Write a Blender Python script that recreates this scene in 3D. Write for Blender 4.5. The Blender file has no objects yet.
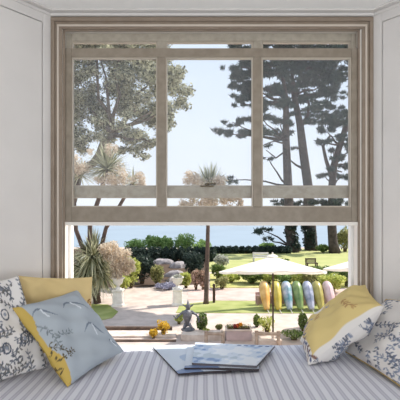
import bpy, math, random
import numpy as np
from mathutils import Vector
random.seed(7); rng = np.random.default_rng(7)
S = bpy.context.scene
COL = S.collection
F = 400.0            # focal length in pixels of the 400 px frame
EZ = 1.353           # eye height above the room floor
HOR = 215.0          # image row of the horizon
GZ = EZ - 3.5        # garden level
D = 400/150.0        # distance of the window wall
# ------------------------------------------------------------------ camera, light
cam = bpy.data.cameras.new('camera'); co = bpy.data.objects.new('camera', cam); COL.objects.link(co)
co.location = (0, 0, EZ); co.rotation_euler = (math.pi/2, 0, 0)
cam.sensor_width = 36; cam.lens = 36*F/400; cam.shift_y = (HOR-200)/400; cam.clip_end = 60000; cam.clip_start = .05
S.camera = co
w = bpy.data.worlds.new('sky'); S.world = w; w.use_nodes = True
nt = w.node_tree; bg = nt.nodes['Background']
tc = nt.nodes.new('ShaderNodeTexCoord'); sp = nt.nodes.new('ShaderNodeSeparateXYZ'); rp = nt.nodes.new('ShaderNodeValToRGB')
nt.links.new(tc.outputs['Generated'], sp.inputs[0]); nt.links.new(sp.outputs['Z'], rp.inputs[0]); nt.links.new(rp.outputs[0], bg.inputs[0])
rp.color_ramp.elements[0].position = 0.0; rp.color_ramp.elements[0].color = (.90, .94, 1.0, 1)
rp.color_ramp.elements[1].position = .6; rp.color_ramp.elements[1].color = (.66, .80, 1.0, 1)
bg.inputs[1].default_value = 1.12
sl = bpy.data.lights.new('sun', 'SUN'); so = bpy.data.objects.new('sun', sl); COL.objects.link(so)
SUN = Vector((-1, -.34, -1.2)); sl.energy = 6.2; sl.angle = .01; sl.color = (1, .95, .86)
so.rotation_euler = SUN.to_track_quat('-Z', 'Y').to_euler(); so.location = (10, 10, 20)
al = bpy.data.lights.new('rear_fill_light', 'AREA'); ao = bpy.data.objects.new('rear_fill_light', al); COL.objects.link(ao)  # unseen fill light added behind the camera to brighten ceiling and walls
al.shape = 'RECTANGLE'; al.size = 3.2; al.size_y = 1.7; al.energy = 105; al.color = (.93, .97, 1)
ao.location = (.4, -2.2, .9); ao.rotation_euler = (math.radians(155), 0, 0)
S.view_settings.view_transform = 'Standard'; S.view_settings.look = 'None'; S.view_settings.gamma = 1
S.view_settings.use_curve_mapping = False; S.view_settings.exposure = 0.0
S.cycles.max_bounces = 8; S.cycles.transparent_max_bounces = 12; S.cycles.use_denoising = True

def srgb(r, g, b):
    f = lambda c: (c/255)/12.92 if c/255 <= .04045 else ((c/255+.055)/1.055)**2.4
    return (f(r), f(g), f(b), 1)
def P(px, py, d):  return Vector(((px-200)*d/F, d, EZ-(py-HOR)*d/F))     # a point seen at a pixel, at distance d
def G(px, py):     return P(px, py, 3.5*F/(py-HOR))                        # the garden ground seen at a pixel
# ------------------------------------------------------------------ materials
def mat(name, col, rough=.6, var=.0, scale=8, col2=None, attr=None, trans=0, metal=0, bump=0, spec=.3, ramp=None, detail=4):
    m = bpy.data.materials.new(name); m.use_nodes = True; n = m.node_tree; b = n.nodes['Principled BSDF']
    b.inputs['Roughness'].default_value = rough; b.inputs['Metallic'].default_value = metal
    b.inputs['Specular IOR Level'].default_value = spec
    src = None
    if attr:
        a = n.nodes.new('ShaderNodeAttribute'); a.attribute_name = attr
        if ramp:
            r = n.nodes.new('ShaderNodeValToRGB'); e = r.color_ramp.elements
            for i, c in enumerate(ramp):
                p = i/(len(ramp)-1)
                el = e[0] if i == 0 else (e[1] if i == len(ramp)-1 else e.new(p)); 
                el.position = p
                el.color = c
            n.links.new(a.outputs['Fac'], r.inputs[0]); src = r.outputs[0]
        else: src = a.outputs['Color']
    elif col2 is not None:
        t = n.nodes.new('ShaderNodeTexCoord'); no = n.nodes.new('ShaderNodeTexNoise'); no.inputs['Scale'].default_value = scale; no.inputs['Detail'].default_value = detail
        r = n.nodes.new('ShaderNodeValToRGB'); r.color_ramp.elements[0].color = col; r.color_ramp.elements[1].color = col2
        r.color_ramp.elements[0].position = .35; r.color_ramp.elements[1].position = .65
        n.links.new(t.outputs['Object'], no.inputs['Vector']); n.links.new(no.outputs['Fac'], r.inputs[0]); src = r.outputs[0]
        if bump:
            bp = n.nodes.new('ShaderNodeBump'); bp.inputs['Strength'].default_value = bump; bp.inputs['Distance'].default_value = .02
            n.links.new(no.outputs['Fac'], bp.inputs['Height']); n.links.new(bp.outputs[0], b.inputs['Normal'])
    if src: n.links.new(src, b.inputs['Base Color'])
    else: b.inputs['Base Color'].default_value = col
    if trans:
        tr = n.nodes.new('ShaderNodeBsdfTranslucent'); mx = n.nodes.new('ShaderNodeMixShader'); mx.inputs[0].default_value = trans
        if src: n.links.new(src, tr.inputs[0])
        else: tr.inputs[0].default_value = col
        n.links.new(b.outputs[0], mx.inputs[1]); n.links.new(tr.outputs[0], mx.inputs[2]); n.links.new(mx.outputs[0], n.nodes['Material Output'].inputs[0])
    return m
def leafmat(name, *cols, trans=.35): return mat(name, None, .55, attr='tone', ramp=[srgb(*c) for c in cols], trans=trans, spec=.25)
M = dict(
 wall=mat('wall_paint', srgb(220,216,213), .8, col2=srgb(215,211,208), scale=3),
 ceil=mat('ceiling_paint', srgb(250,249,247), .85),
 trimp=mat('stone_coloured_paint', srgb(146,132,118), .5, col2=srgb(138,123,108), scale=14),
 beadhl=mat('glazing_bead_highlight', srgb(186,176,162), .4),  # paler than the sash: edge highlights of the muntins put into the colour
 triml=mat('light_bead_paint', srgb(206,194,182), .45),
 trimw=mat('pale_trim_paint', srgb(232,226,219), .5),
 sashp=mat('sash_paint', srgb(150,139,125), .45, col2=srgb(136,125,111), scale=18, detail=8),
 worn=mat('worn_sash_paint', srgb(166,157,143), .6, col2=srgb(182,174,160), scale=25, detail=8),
 extw=mat('exterior_white_paint', srgb(244,243,240), .5),
 brass=mat('old_brass', srgb(96,84,64), .45, metal=.7),
 floor=mat('floor_boards', srgb(190,187,182), .5, col2=srgb(176,172,168), scale=5),
 paving=mat('pale_gravel', srgb(204,188,178), .9, col2=srgb(184,168,158), scale=3, detail=10),
 path=mat('pink_gravel_path', srgb(208,184,176), .9, col2=srgb(190,166,156), scale=2, detail=10),
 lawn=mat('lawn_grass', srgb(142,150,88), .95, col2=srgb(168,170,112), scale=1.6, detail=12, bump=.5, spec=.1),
 lawnfar=mat('pale_lawn_grass', srgb(164,168,110), .95, col2=srgb(180,178,124), scale=.8, detail=12, spec=.1),  # paler grass colour for the far lawn
 dry=mat('dry_grass_bed', srgb(196,186,124), .95, col2=srgb(160,160,92), scale=2, detail=10),
 sea=mat('sea_water', srgb(132,146,158), .5, col2=srgb(138,152,164), scale=.02, spec=.4),
 bark=mat('pine_bark', srgb(56,50,48), .9, col2=srgb(88,78,74), scale=3, bump=.8, detail=10),
 barkb=mat('brown_bark', srgb(104,86,76), .9, col2=srgb(80,68,62), scale=9, bump=.8, detail=10),
 oakbark=mat('grey_bark', srgb(92,80,70), .9, col2=srgb(122,110,98), scale=4, bump=.6),
 urn=mat('white_stone', srgb(240,234,224), .7, col2=srgb(226,218,206), scale=6),
 stone=mat('mauve_stone', srgb(168,160,160), .9, col2=srgb(138,132,134), scale=2, bump=.5),
 coping=mat('pale_coping_stone', srgb(222,208,196), .85, col2=srgb(190,172,158), scale=4, detail=8),
 dkstone=mat('dark_brown_stone', srgb(110,92,80), .9, col2=srgb(84,70,62), scale=5),  # dark brown mottled stone
 trough=mat('pink_grey_stone', srgb(204,182,178), .85, col2=srgb(186,166,164), scale=5),
 lead=mat('weathered_lead', srgb(128,128,132), .5, col2=srgb(90,90,96), scale=14, metal=.3),
 canvas=mat('white_canvas', srgb(246,240,228), .8, trans=.3),
 pole=mat('dark_wood_pole', srgb(70,54,44), .5),
 dkwood=mat('dark_wood', srgb(74,56,46), .7), palewood=mat('bleached_wood', srgb(214,208,204), .8),
 rail=mat('weathered_wood', srgb(190,170,152), .9, col2=srgb(150,130,114), scale=6),
 pinkrack=mat('pink_painted_timber', srgb(190,158,152), .8),
 L_oak=leafmat('oak_leaves', (62,66,46), (122,124,90), (174,172,134), (226,222,190)),
 L_pine=leafmat('pine_needles', (32,46,46), (50,66,62), (74,90,80), trans=.2),
 L_cord=leafmat('strap_leaves', (92,100,66), (158,160,118), (232,228,196), trans=.45),
 L_pan=leafmat('cream_flower_plumes', (196,176,152), (230,212,190), (248,238,222), trans=.5),
 L_dark=leafmat('dark_green_leaves', (30,44,44), (48,64,58), (80,94,82)),
 L_mid=leafmat('mid_green_leaves', (62,86,48), (106,130,68), (154,172,100), trans=.45),
 L_bright=leafmat('bright_green_leaves', (104,140,76), (146,178,104), (190,212,140), trans=.5),
 L_lime=leafmat('lime_green_leaves', (150,164,70), (190,198,96), (224,224,140), trans=.5),
 L_olive=leafmat('olive_leaves', (112,118,70), (156,158,102), (200,196,140), trans=.45),
 L_gold=leafmat('golden_leaves', (196,148,30), (226,186,50), (238,210,90)),
 L_pink=leafmat('pink_flowering_leaves', (120,110,76), (196,150,140), (226,190,176)),
 L_silver=leafmat('silver_leaves', (140,144,130), (184,184,172), (220,218,208)),
 L_lavshade=leafmat('lavender_shadow_blue', (122,122,142), (152,150,172), (184,182,200)),  # blue-grey tones stand for the bluish shadow below the rockery
 fabric_col=mat('printed_cotton', None, .85, attr='Col', spec=.15),
 paper=mat('page_edges', srgb(96,92,98), .7), dkpaper=mat('dark_page_edges', srgb(56,50,54), .6), cover=mat('glossy_cover', None, .25, attr='Col', spec=.5),
 stem=mat('woody_stem', srgb(92,76,58), .9), soil=mat('soil', srgb(84,66,52), .95),
)
# striped ticking
def stripes():
    m = bpy.data.materials.new('striped_ticking'); m.use_nodes = True; n = m.node_tree; b = n.nodes['Principled BSDF']
    b.inputs['Roughness'].default_value = .9; b.inputs['Specular IOR Level'].default_value = .15
    t = n.nodes.new('ShaderNodeTexCoord'); s = n.nodes.new('ShaderNodeSeparateXYZ'); n.links.new(t.outputs['Object'], s.inputs[0])
    no = n.nodes.new('ShaderNodeTexNoise'); no.inputs['Scale'].default_value = 3; n.links.new(t.outputs['Object'], no.inputs['Vector'])
    ma = n.nodes.new('ShaderNodeMath'); ma.operation = 'MULTIPLY_ADD'; ma.inputs[1].default_value = .012; n.links.new(no.outputs['Fac'], ma.inputs[0]); n.links.new(s.outputs['X'], ma.inputs[2])
    mu = n.nodes.new('ShaderNodeMath'); mu.operation = 'MULTIPLY'; mu.inputs[1].default_value = 1/.05; n.links.new(ma.outputs[0], mu.inputs[0])
    fr = n.nodes.new('ShaderNodeMath'); fr.operation = 'FRACT'; n.links.new(mu.outputs[0], fr.inputs[0])
    r = n.nodes.new('ShaderNodeValToRGB'); e = r.color_ramp.elements
    W = srgb(222,222,229); B = srgb(190,189,201); C = srgb(204,203,213)
    e[0].position = 0; e[0].color = W; e[1].position = 1; e[1].color = W
    for p, c in ((.42, W), (.48, B), (.58, B), (.63, C), (.72, C), (.78, B), (.88, B), (.94, W)):
        q = e.new(p); q.color = c
    n.links.new(fr.outputs[0], r.inputs[0]); n.links.new(r.outputs[0], b.inputs['Base Color'])
    n2 = n.nodes.new('ShaderNodeTexNoise'); n2.inputs['Scale'].default_value = 5; n.links.new(t.outputs['Object'], n2.inputs['Vector'])
    bp = n.nodes.new('ShaderNodeBump'); bp.inputs['Strength'].default_value = .35; bp.inputs['Distance'].default_value = .02; n.links.new(n2.outputs['Fac'], bp.inputs['Height']); n.links.new(bp.outputs[0], b.inputs['Normal'])
    return m
M['ticking'] = stripes()
def glassm():
    m = bpy.data.materials.new('window_glass'); m.use_nodes = True; n = m.node_tree; n.nodes.remove(n.nodes['Principled BSDF'])
    o = n.nodes['Material Output']; tr = n.nodes.new('ShaderNodeBsdfTransparent'); tr.inputs[0].default_value = (.985,.99,.995,1)
    gl = n.nodes.new('ShaderNodeBsdfGlossy'); gl.inputs['Roughness'].default_value = .02
    fr = n.nodes.new('ShaderNodeFresnel'); fr.inputs[0].default_value = 1.15
    mx = n.nodes.new('ShaderNodeMixShader'); n.links.new(fr.outputs[0], mx.inputs[0]); n.links.new(tr.outputs[0], mx.inputs[1]); n.links.new(gl.outputs[0], mx.inputs[2])
    du = n.nodes.new('ShaderNodeBsdfTranslucent'); du.inputs[0].default_value = (.9,.92,.95,1)      # dusty salt film
    m2 = n.nodes.new('ShaderNodeMixShader'); m2.inputs[0].default_value = .03; n.links.new(mx.outputs[0], m2.inputs[1]); n.links.new(du.outputs[0], m2.inputs[2])
    n.links.new(m2.outputs[0], o.inputs[0]); return m
M['glass'] = glassm()
# ------------------------------------------------------------------ mesh helpers
class MB:
    def __init__(s): s.v = []; s.f = []; s.tone = []; s.smooth = False
    def add(s, vs, fs, tone=.5):
        o = len(s.v); s.v += [tuple(v) for v in vs]; s.f += [tuple(i+o for i in f) for f in fs]; s.tone += [tone]*len(vs); return s
    def box(s, x0, x1, y0, y1, z0, z1):
        return s.prism([(x0,y0),(x1,y0),(x1,y1),(x0,y1)], z0, z1)
    def prism(s, poly, z0, z1):
        n = len(poly); vs = [(x,y,z0) for x,y in poly]+[(x,y,z1) for x,y in poly]
        return s.add(vs, [tuple(range(n))[::-1], tuple(range(n,2*n))]+[(i,(i+1)%n,(i+1)%n+n,i+n) for i in range(n)])
    def tube(s, pts, rad, seg=8, cap=True):
        pts = [Vector(p) for p in pts]; k = len(pts)
        if not hasattr(rad, '__len__'): rad = [rad]*k
        vs = []; fs = []; a = None
        for i, p in enumerate(pts):
            t = (pts[min(i+1,k-1)]-pts[max(i-1,0)]).normalized()
            if a is None: a = t.orthogonal().normalized()
            a = (a-t*a.dot(t)).normalized(); b = t.cross(a)
            for j in range(seg):
                th = 2*math.pi*j/seg; vs.append(p+(a*math.cos(th)+b*math.sin(th))*rad[i])
        for i in range(k-1):
            for j in range(seg): fs.append((i*seg+j, i*seg+(j+1)%seg, (i+1)*seg+(j+1)%seg, (i+1)*seg+j))
        if cap: fs += [tuple(range(seg))[::-1], tuple(range((k-1)*seg, k*seg))]
        return s.add(vs, fs)
    def lathe(s, c, prof, seg=24, sq=False):
        vs = []; fs = []; k = len(prof)
        for r, z in prof:
            for j in range(seg):
                th = 2*math.pi*j/seg + (math.pi/4 if seg == 4 else 0); vs.append((c[0]+r*math.cos(th), c[1]+r*math.sin(th), c[2]+z))
        for i in range(k-1):
            for j in range(seg): fs.append((i*seg+j, i*seg+(j+1)%seg, (i+1)*seg+(j+1)%seg, (i+1)*seg+j))
        fs += [tuple(range(seg))[::-1], tuple(range((k-1)*seg, k*seg))]
        return s.add(vs, fs)
    def quads(s, V, tone):      # V (n,4,3), tone (n)
        o = len(s.v); n = len(V); s.v += [tuple(x) for x in V.reshape(-1,3).tolist()]
        s.f += [(o+4*i, o+4*i+1, o+4*i+2, o+4*i+3) for i in range(n)]; s.tone += np.repeat(tone, 4).tolist(); return s
    def build(s, name, m, parent=None, smooth=False, bevel=0, loc=None, kind=None):
        me = bpy.data.meshes.new(name); o = bpy.data.objects.new(name, me); COL.objects.link(o)
        org = Vector(parent['_o']) if parent is not None else (Vector(loc) if loc is not None else Vector((0,0,0)))
        V = np.array(s.v)-np.array(org)
        me.from_pydata(V.tolist(), [], s.f); me.update()
        at = me.attributes.new('tone', 'FLOAT', 'POINT'); at.data.foreach_set('value', np.array(s.tone, dtype=np.float32))
        me.materials.append(m)
        if smooth: me.polygons.foreach_set('use_smooth', [True]*len(me.polygons))
        if parent is not None: o.parent = parent
        else: o.location = org
        o['_o'] = tuple(org)
        if bevel:
            b = o.modifiers.new('bevel', 'BEVEL'); b.width = bevel; b.segments = 2; b.limit_method = 'ANGLE'
        if kind: o['kind'] = kind
        return o
def thing(name, label, cat, loc, group=None, kind=None):
    o = bpy.data.objects.new(name, None); COL.objects.link(o); o.location = loc; o.empty_display_size = .1; o['_o'] = tuple(loc)
    if kind: o['kind'] = kind
    if label: tag(o, label, cat, group)
    return o
def tag(o, label, cat, group=None):
    o['label'] = label; o['category'] = cat
    if group: o['group'] = group
    return o
# ------------------------------------------------------------------ room
XL, XR, CZ, SP = -1.0, 1.16, 2.706, .806
YB = 1.35
xl = XL-SP*(D-YB); xr = XR+SP*(D-YB)
X0, X1 = -.927, 1.08            # window opening
ZS, ZH = .395, EZ+188/150.      # sill and head
TY = 2.83                       # outside face of the wall
b = MB(); b.box(-6, X0, D, TY, GZ-.3, 4.2); b.box(X1, 6, D, TY, GZ-.3, 4.2); b.box(X0, X1, D, TY, GZ-.3, ZS-.03); b.box(X0, X1, D, TY, ZH, 4.2)
b.build('wall_window', M['wall'], kind='structure')
MB().prism([(XL,D),(xl,YB),(xl,-2.4),(xl-.15,-2.4),(xl-.15,YB+.05),(XL-.15,D)], 0, CZ).build('wall_left', M['wall'], kind='structure')
MB().prism([(XR,D),(XR+.15,D),(xr+.15,YB+.05),(xr+.15,-2.4),(xr,-2.4),(xr,YB)], 0, CZ).build('wall_right', M['wall'], kind='structure')
b = MB(); b.box(xl-.15, xr+.15, -2.55, -2.4, 0, .5); b.box(xl-.15, xr+.15, -2.55, -2.4, 2.5, CZ); b.box(xl-.15, -1.3, -2.55, -2.4, .5, 2.5); b.box(2.2, xr+.15, -2.55, -2.4, .5, 2.5)
b.build('wall_back', M['wall'], kind='structure')
MB().box(xl-.15, xr+.15, -2.55, D, -.1, 0).build('floor', M['floor'], kind='structure')
MB().box(xl-.15, xr+.15, -2.55, D, CZ, CZ+.1).build('ceiling', M['ceil'], kind='structure')
def splay(side, s, out=0.0):       # point on the splayed reveal, s metres from the corner, out metres off its face
    L = math.hypot(1, SP)
    if side < 0: return (XL-SP*s/L+out/L, D-s/L-out*SP/L)
    return (XR+SP*s/L-out/L, D-s/L-out*SP/L)
LEN = math.hypot(xl-XL, D-YB)
for side, nm in ((-1, 'trim_left'), (1, 'trim_right')):
    m = MB()
    def strip(s0, s1, z0, z1, o=.014):
        m.prism([splay(side,s0), splay(side,s1), splay(side,s1,o), splay(side,s0,o)], z0, z1)
    strip(0, .058, .35, CZ); strip(.058, LEN, 2.615, CZ)
    m.build(nm, M['wall'], kind='structure', bevel=.003)
    m = MB(); strip(.064, LEN, .35, 2.609, .012)
    m.build('trim_'+('3' if side < 0 else '4'), M['wall'], kind='structure', bevel=.002)
# cornice
def cornice(p, z0, z1, name, m_):
    b = MB(); a = splay(-1, LEN); c = (XL, D); e = (XR, D); g = splay(1, LEN)
    L = math.hypot(1, SP); ax = p/L; ay = p*SP/L
    k = p*(L-SP)  # mitre offset
    b.prism([a, c, (XL+k*1.0, D-p), (a[0]+ax+.0, a[1]-ay)], z0, z1); b.prism([c, e, (XR-k, D-p), (XL+k, D-p)], z0, z1)
    b.prism([e, g, (g[0]-ax, g[1]-ay), (XR-k, D-p)], z0, z1); b.build(name, m_, kind='structure', bevel=.004)
cornice(.055, CZ-.014, CZ, 'trim_cornice', M['wall']); cornice(.022, CZ-.034, CZ-.014, 'trim_cornice_bed', M['wall'])
# architrave: nested steps on the window wall around the opening
def arch(x0, x1, zt, wdt, prj, name, m_, y0=D):
    b = MB(); b.box(x0, x0+wdt, y0-prj, y0, ZS-.05, zt-wdt); b.box(x1-wdt, x1, y0-prj, y0, ZS-.05, zt-wdt); b.box(x0, x1, y0-prj, y0, zt-wdt, zt)
    # cut of overlapping corners is harmless: same surface
    b.build(name, m_, kind='structure', bevel=.003)
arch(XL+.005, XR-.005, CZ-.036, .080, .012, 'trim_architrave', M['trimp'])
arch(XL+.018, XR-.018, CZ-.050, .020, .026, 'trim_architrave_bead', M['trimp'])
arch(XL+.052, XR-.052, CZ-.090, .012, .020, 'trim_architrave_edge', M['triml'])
MB().box(X0+.001, X1-.001, D+.002, TY+.04, ZS-.03, ZS).build('trim_sill', M['trimw'], kind='structure', bevel=.004)
# ------------------------------------------------------------------ sash window
win = thing('window_1', None, None, (0, D, ZS), kind='structure')
b = MB(); JW = .012
b.box(X0, X0+JW, D+.0, TY+.0, ZS, ZH); b.box(X1-JW, X1, D, TY, ZS, ZH); b.box(X0, X1, D, TY, ZH-JW, ZH)
b.build('jamb_lining', M['trimw'], win)
b = MB()
for x0, x1 in ((X0+JW, X0+JW+.012), (X1-JW-.012, X1-JW)): b.box(x0, x1, D+.002, D+.018, ZS, ZH-JW)
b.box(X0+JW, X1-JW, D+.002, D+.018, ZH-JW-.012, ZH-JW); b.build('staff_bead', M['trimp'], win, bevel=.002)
b = MB()
for x0, x1 in ((X0+JW, X0+JW+.02), (X1-JW-.02, X1-JW)): b.box(x0, x1, TY-.05, TY, ZS, ZH-JW)
b.build('outer_lining', M['extw'], win)
def sash(name, y, th, xa, xb, ya, yb, top, bot, stile, m_, mb=8.5):
    k = (y)/F; X = lambda p: (p-200)*k; Z = lambda p: EZ-(p-HOR)*k
    b = MB()
    b.box(X(xa), X(xa+stile), y, y+th, Z(yb), Z(ya)); b.box(X(xb-stile), X(xb), y, y+th, Z(yb), Z(ya))
    b.box(X(xa+stile), X(xb-stile), y, y+th, Z(ya+top), Z(ya)); b.box(X(xa+stile), X(xb-stile), y, y+th, Z(yb), Z(yb-bot))
    for c in (161.5, 257.5): b.box(X(c-mb/2), X(c+mb/2), y, y+th, Z(yb-bot), Z(ya+top))
    o = b.build(name, m_, win, bevel=.004)
    # glazing bead round each pane
    cols = [(xa+stile, 161.5-mb/2), (161.5+mb/2, 257.5-mb/2), (257.5+mb/2, xb-stile)]
    for c0, c1 in cols:
        g = MB(); e = 1.2
        for (p0, p1, q0, q1) in ((c0, c0+e, ya+top, yb-bot), (c1-e, c1, ya+top, yb-bot), (c0+e, c1-e, ya+top, ya+top+e), (c0+e, c1-e, yb-bot-e, yb-bot)):
            g.box(X(p0), X(p1), y+.008, y+th-.008, Z(q1), Z(q0))
        g.build('glazing_bead', M['beadhl'], o)
        MB().box(X(c0), X(c1), y+th/2-.0015, y+th/2+.0015, Z(yb-bot), Z(ya+top)).build('pane', M['glass'], o)
    return o
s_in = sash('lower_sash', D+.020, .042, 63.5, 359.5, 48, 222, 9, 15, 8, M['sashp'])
k = (D+.02)/F
b = MB(); b.box((64-200)*k, (359-200)*k, D+.010, D+.045, EZ-(225.5-HOR)*k, EZ-(222-HOR)*k); b.build('sunlit_lip', M['trimw'], s_in, bevel=.002)  # pale colour stands for sun on the lower edge of the rail
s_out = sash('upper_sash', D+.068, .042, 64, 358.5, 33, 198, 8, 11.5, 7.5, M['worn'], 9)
kk = (D+.06)/F
c = P(207, 185.5, D+.06)
b = MB(); b.box(c.x-.045, c.x+.045, D+.055, D+.10, c.z-.010, c.z); b.lathe((c.x, D+.075, c.z), [(.018,0),(.018,.012),(.01,.018)], 12); b.box(c.x-.005, c.x+.06, D+.06, D+.072, c.z+.008, c.z+.018)
b.build('sash_fastener', M['brass'], s_out, bevel=.002)
# ------------------------------------------------------------------ window seat and its striped cushion
def trap(y0, y1, inset):
    fl = lambda y: (XL-SP*(D-y)+inset, XR+SP*(D-y)-inset)
    a, b_ = fl(y0); c, d = fl(y1); return [(a,y0),(b_,y0),(d,y1),(c,y1)]
seat = thing('window_seat', 'built-in window seat bench under the striped cushion', 'window seat', (0, 2.0, 0))
MB().prism(trap(1.55, D-.002, .03), 0, .385).build('base', M['trimw'], seat)
MB().prism(trap(1.53, D-.002, .03), .385, .410).build('seat_board', M['trimw'], seat, bevel=.004)
NX, NY = 90, 40
cush = MB(); vs = []; y0c, y1c = 1.56, D-.012; fs = []
def cw(y): return XL-SP*(D-y)+.05, XR+SP*(D-y)-.05
R = .026
for j in range(NY+1):
    t = j/NY; y = y0c+(y1c-y0c)*t
    for i in range(NX+1):
        u = i/NX; a, b_ = cw(y); x = a+(b_-a)*u
        e = min(min(t, 1-t)*(y1c-y0c), min(u, 1-u)*(b_-a)); z = .5
        if e < R: z = .5-(R-math.sqrt(max(0, R*R-(R-e)**2)))
        z += .004*math.sin(x*7+1)*math.sin(y*5)+ .003*math.sin(x*23+y*9)*min(1, e/.1)
        vs.append((x, y, z))
for j in range(NY):
    for i in range(NX): q = j*(NX+1)+i; fs.append((q, q+1, q+NX+2, q+NX+1))
ring = [i for i in range(NX+1)]+[j*(NX+1)+NX for j in range(1, NY+1)]+[NY*(NX+1)+i for i in range(NX-1, -1, -1)]+[j*(NX+1) for j in range(NY-1, 0, -1)]
o_ = len(vs)
for r in ring: vs.append((vs[r][0], vs[r][1], .412))
nr = len(ring)
for q in range(nr): fs.append((ring[(q+1)%nr], ring[q], o_+q, o_+(q+1)%nr))
fs.append(tuple(range(o_+nr-1, o_-1, -1)))
cushion = thing('seat_cushion', 'long grey and white striped cushion on the window seat', 'seat cushion', (0, 2.1, .41))
cush.add(vs, fs).build('mattress', M['ticking'], cushion, smooth=True)
p = MB(); a, b_ = cw(y1c); p.tube([(a+(b_-a)*i/20, y1c+.002, .462) for i in range(21)], .006, 8); p.build('piping', M['ticking'], cushion, smooth=True)
# ------------------------------------------------------------------ printed pillows
def seg_dist(U, V, a, b):
    a = np.array(a); b = np.array(b); d = b-a; t = np.clip(((U-a[0])*d[0]+(V-a[1])*d[1])/max(1e-9, d@d), 0, 1)
    return np.hypot(U-a[0]-t*d[0], V-a[1]-t*d[1])
def leaf_blob(U, V, c, ang, l, w_):
    x = (U-c[0])*math.cos(ang)+(V-c[1])*math.sin(ang); y = -(U-c[0])*math.sin(ang)+(V-c[1])*math.cos(ang)
    return (x/l)**2+(y/w_)**2 < 1
def lin(c): return np.array(srgb(*c)[:3])
def paint_floral(C, U, V, r, n=14, cols=((88,100,128),(110,124,152),(70,80,104)), reg=(0,1,0,1), ls=1.0):
    for _ in range(n):
        x = r.uniform(reg[0], reg[1]); y = r.uniform(reg[2], reg[3]); a = r.uniform(0, 6.28)
        pts = [(x, y)]
        for k in range(5): a += r.uniform(-.5, .5); pts.append((pts[-1][0]+.055*math.cos(a), pts[-1][1]+.055*math.sin(a)))
        col = lin(cols[r.integers(len(cols))])
        for k in range(5):
            C[seg_dist(U, V, pts[k], pts[k+1]) < .006*ls] = col
            for sgn in (-1, 1):
                an = a+sgn*r.uniform(.6, 1.1); q = (pts[k][0]+.028*math.cos(an), pts[k][1]+.028*math.sin(an))
                C[leaf_blob(U, V, q, an, .026*ls, .011*ls)] = lin(cols[r.integers(len(cols))])
def paint_bird(C, U, V, c, s=.1, col=(110,120,134)):
    for k in range(12):
        t0, t1 = k/12, (k+1)/12
        f = lambda t: (c[0]-s+2*s*t, c[1]+.55*s*math.sin(t*4.2)-.3*s*t)
        w_ = .010*s/.1*math.sin(math.pi*(t0*.9+.08))
        C[seg_dist(U, V, f(t0), f(t1)) < w_] = lin(col)
    C[seg_dist(U, V, (c[0]+.02, c[1]-.6*s), (c[0], c[1]+.3*s)) < .01] = lin((215,220,226))
def pillow(name, label, corners, th, front, back, piping=None, group=None, pw=.5):
    """corners TL,TR,BR,BL; front face looks along (TR-TL)x(TL-BL)"""
    TL, TR, BR, BL = [Vector(c) for c in corners]; N = 110
    nrm = (TR-TL+BR-BL).cross(TL-BL+TR-BR).normalized(); base = (BL+BR)/2
    root = thing(name, label, 'pillow', base, group)
    g = np.linspace(0, 1, N+1); U, V = np.meshgrid(g, g)
    a = 2*U-1; bb = 2*V-1
    pinch = .045
    Us = .5+.5*a*(1-pinch*(1-bb**2)*np.abs(a)**2*1.2); Vs = .5+.5*bb*(1-pinch*(1-a**2)*np.abs(bb)**2*1.2)
    prof = (np.clip(1-a**2, 0, 1)*np.clip(1-bb**2, 0, 1))**pw
    rr = np.random.default_rng(abs(hash(label)) % 1000 if False else len(label)*7+len(name))
    wr = .017*np.sin(7*U+3*V+rr.uniform(0,6))*np.sin(5*V-4*U+1)+.006*np.sin(17*U-9*V+rr.uniform(0,6))+.004*np.sin(26*V+14*U)
    for side, paint, nm in ((1, front, 'front_cover'), (-1, back, 'back_cover')):
        Pt = np.zeros((N+1, N+1, 3))
        for k_ in range(3):
            Pt[..., k_] = (1-Us)*(1-Vs)*BL[k_]+Us*(1-Vs)*BR[k_]+Us*Vs*TR[k_]+(1-Us)*Vs*TL[k_]
        off = side*(prof*th/2+wr*np.minimum(1, prof*2))
        for k_ in range(3): Pt[..., k_] += off*nrm[k_]
        Pt[..., 2] = np.maximum(Pt[..., 2], .503 + .002*(side > 0))
        C = np.zeros((N+1, N+1, 3)); paint(C, U, V, rr)
        me = bpy.data.meshes.new(nm); ob = bpy.data.objects.new(nm, me); COL.objects.link(ob); ob.parent = root
        vs_ = (Pt.reshape(-1, 3)-np.array(base)).tolist(); fs_ = []
        for j in range(N):
            for i in range(N):
                q = j*(N+1)+i; f_ = (q, q+1, q+N+2, q+N+1); fs_.append(f_ if side > 0 else f_[::-1])
        me.from_pydata(vs_, [], fs_); me.update()
        ca = me.color_attributes.new('Col', 'FLOAT_COLOR', 'POINT'); ca.data.foreach_set('color', np.concatenate([C.reshape(-1, 3), np.ones(((N+1)**2, 1))], 1).astype(np.float32).ravel())
        me.polygons.foreach_set('use_smooth', [True]*len(me.polygons)); me.materials.append(M['fabric_col'])
        edge = Pt
    if piping:
        ep = [edge[0, i] for i in range(0, N+1, 5)]+[edge[j, N] for j in range(5, N+1, 5)]+[edge[N, i] for i in range(N-5, -1, -5)]+[edge[j, 0] for j in range(N-5, -1, -5)]
        MB().tube(ep, .0045, 6, cap=False).build('piping', piping, root, smooth=True)
    return root
YEL = (214,190,138)
def base_fill(c): 
    def f(C, U, V, r): C[:] = lin(c)
    return f
def p_blue(C, U, V, r):
    C[:] = lin((172,180,188))
    paint_floral(C, U, V, r, 3, cols=((120,128,134),(140,148,152)), reg=(.05,.15,.35,.9), ls=.8)
    for c, s in (((.62,.76),.15), ((.66,.40),.14), ((.90,.16),.10), ((.20,.80),.13)): paint_bird(C, U, V, c, s, (116,126,140))
    C[(U < .05+.02*np.sin(9*V))] = lin((196,168,92)); paint_floral(C, U, V, r, 4, cols=((92,82,62),), reg=(0,.06,.1,.5), ls=.7)
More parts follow.
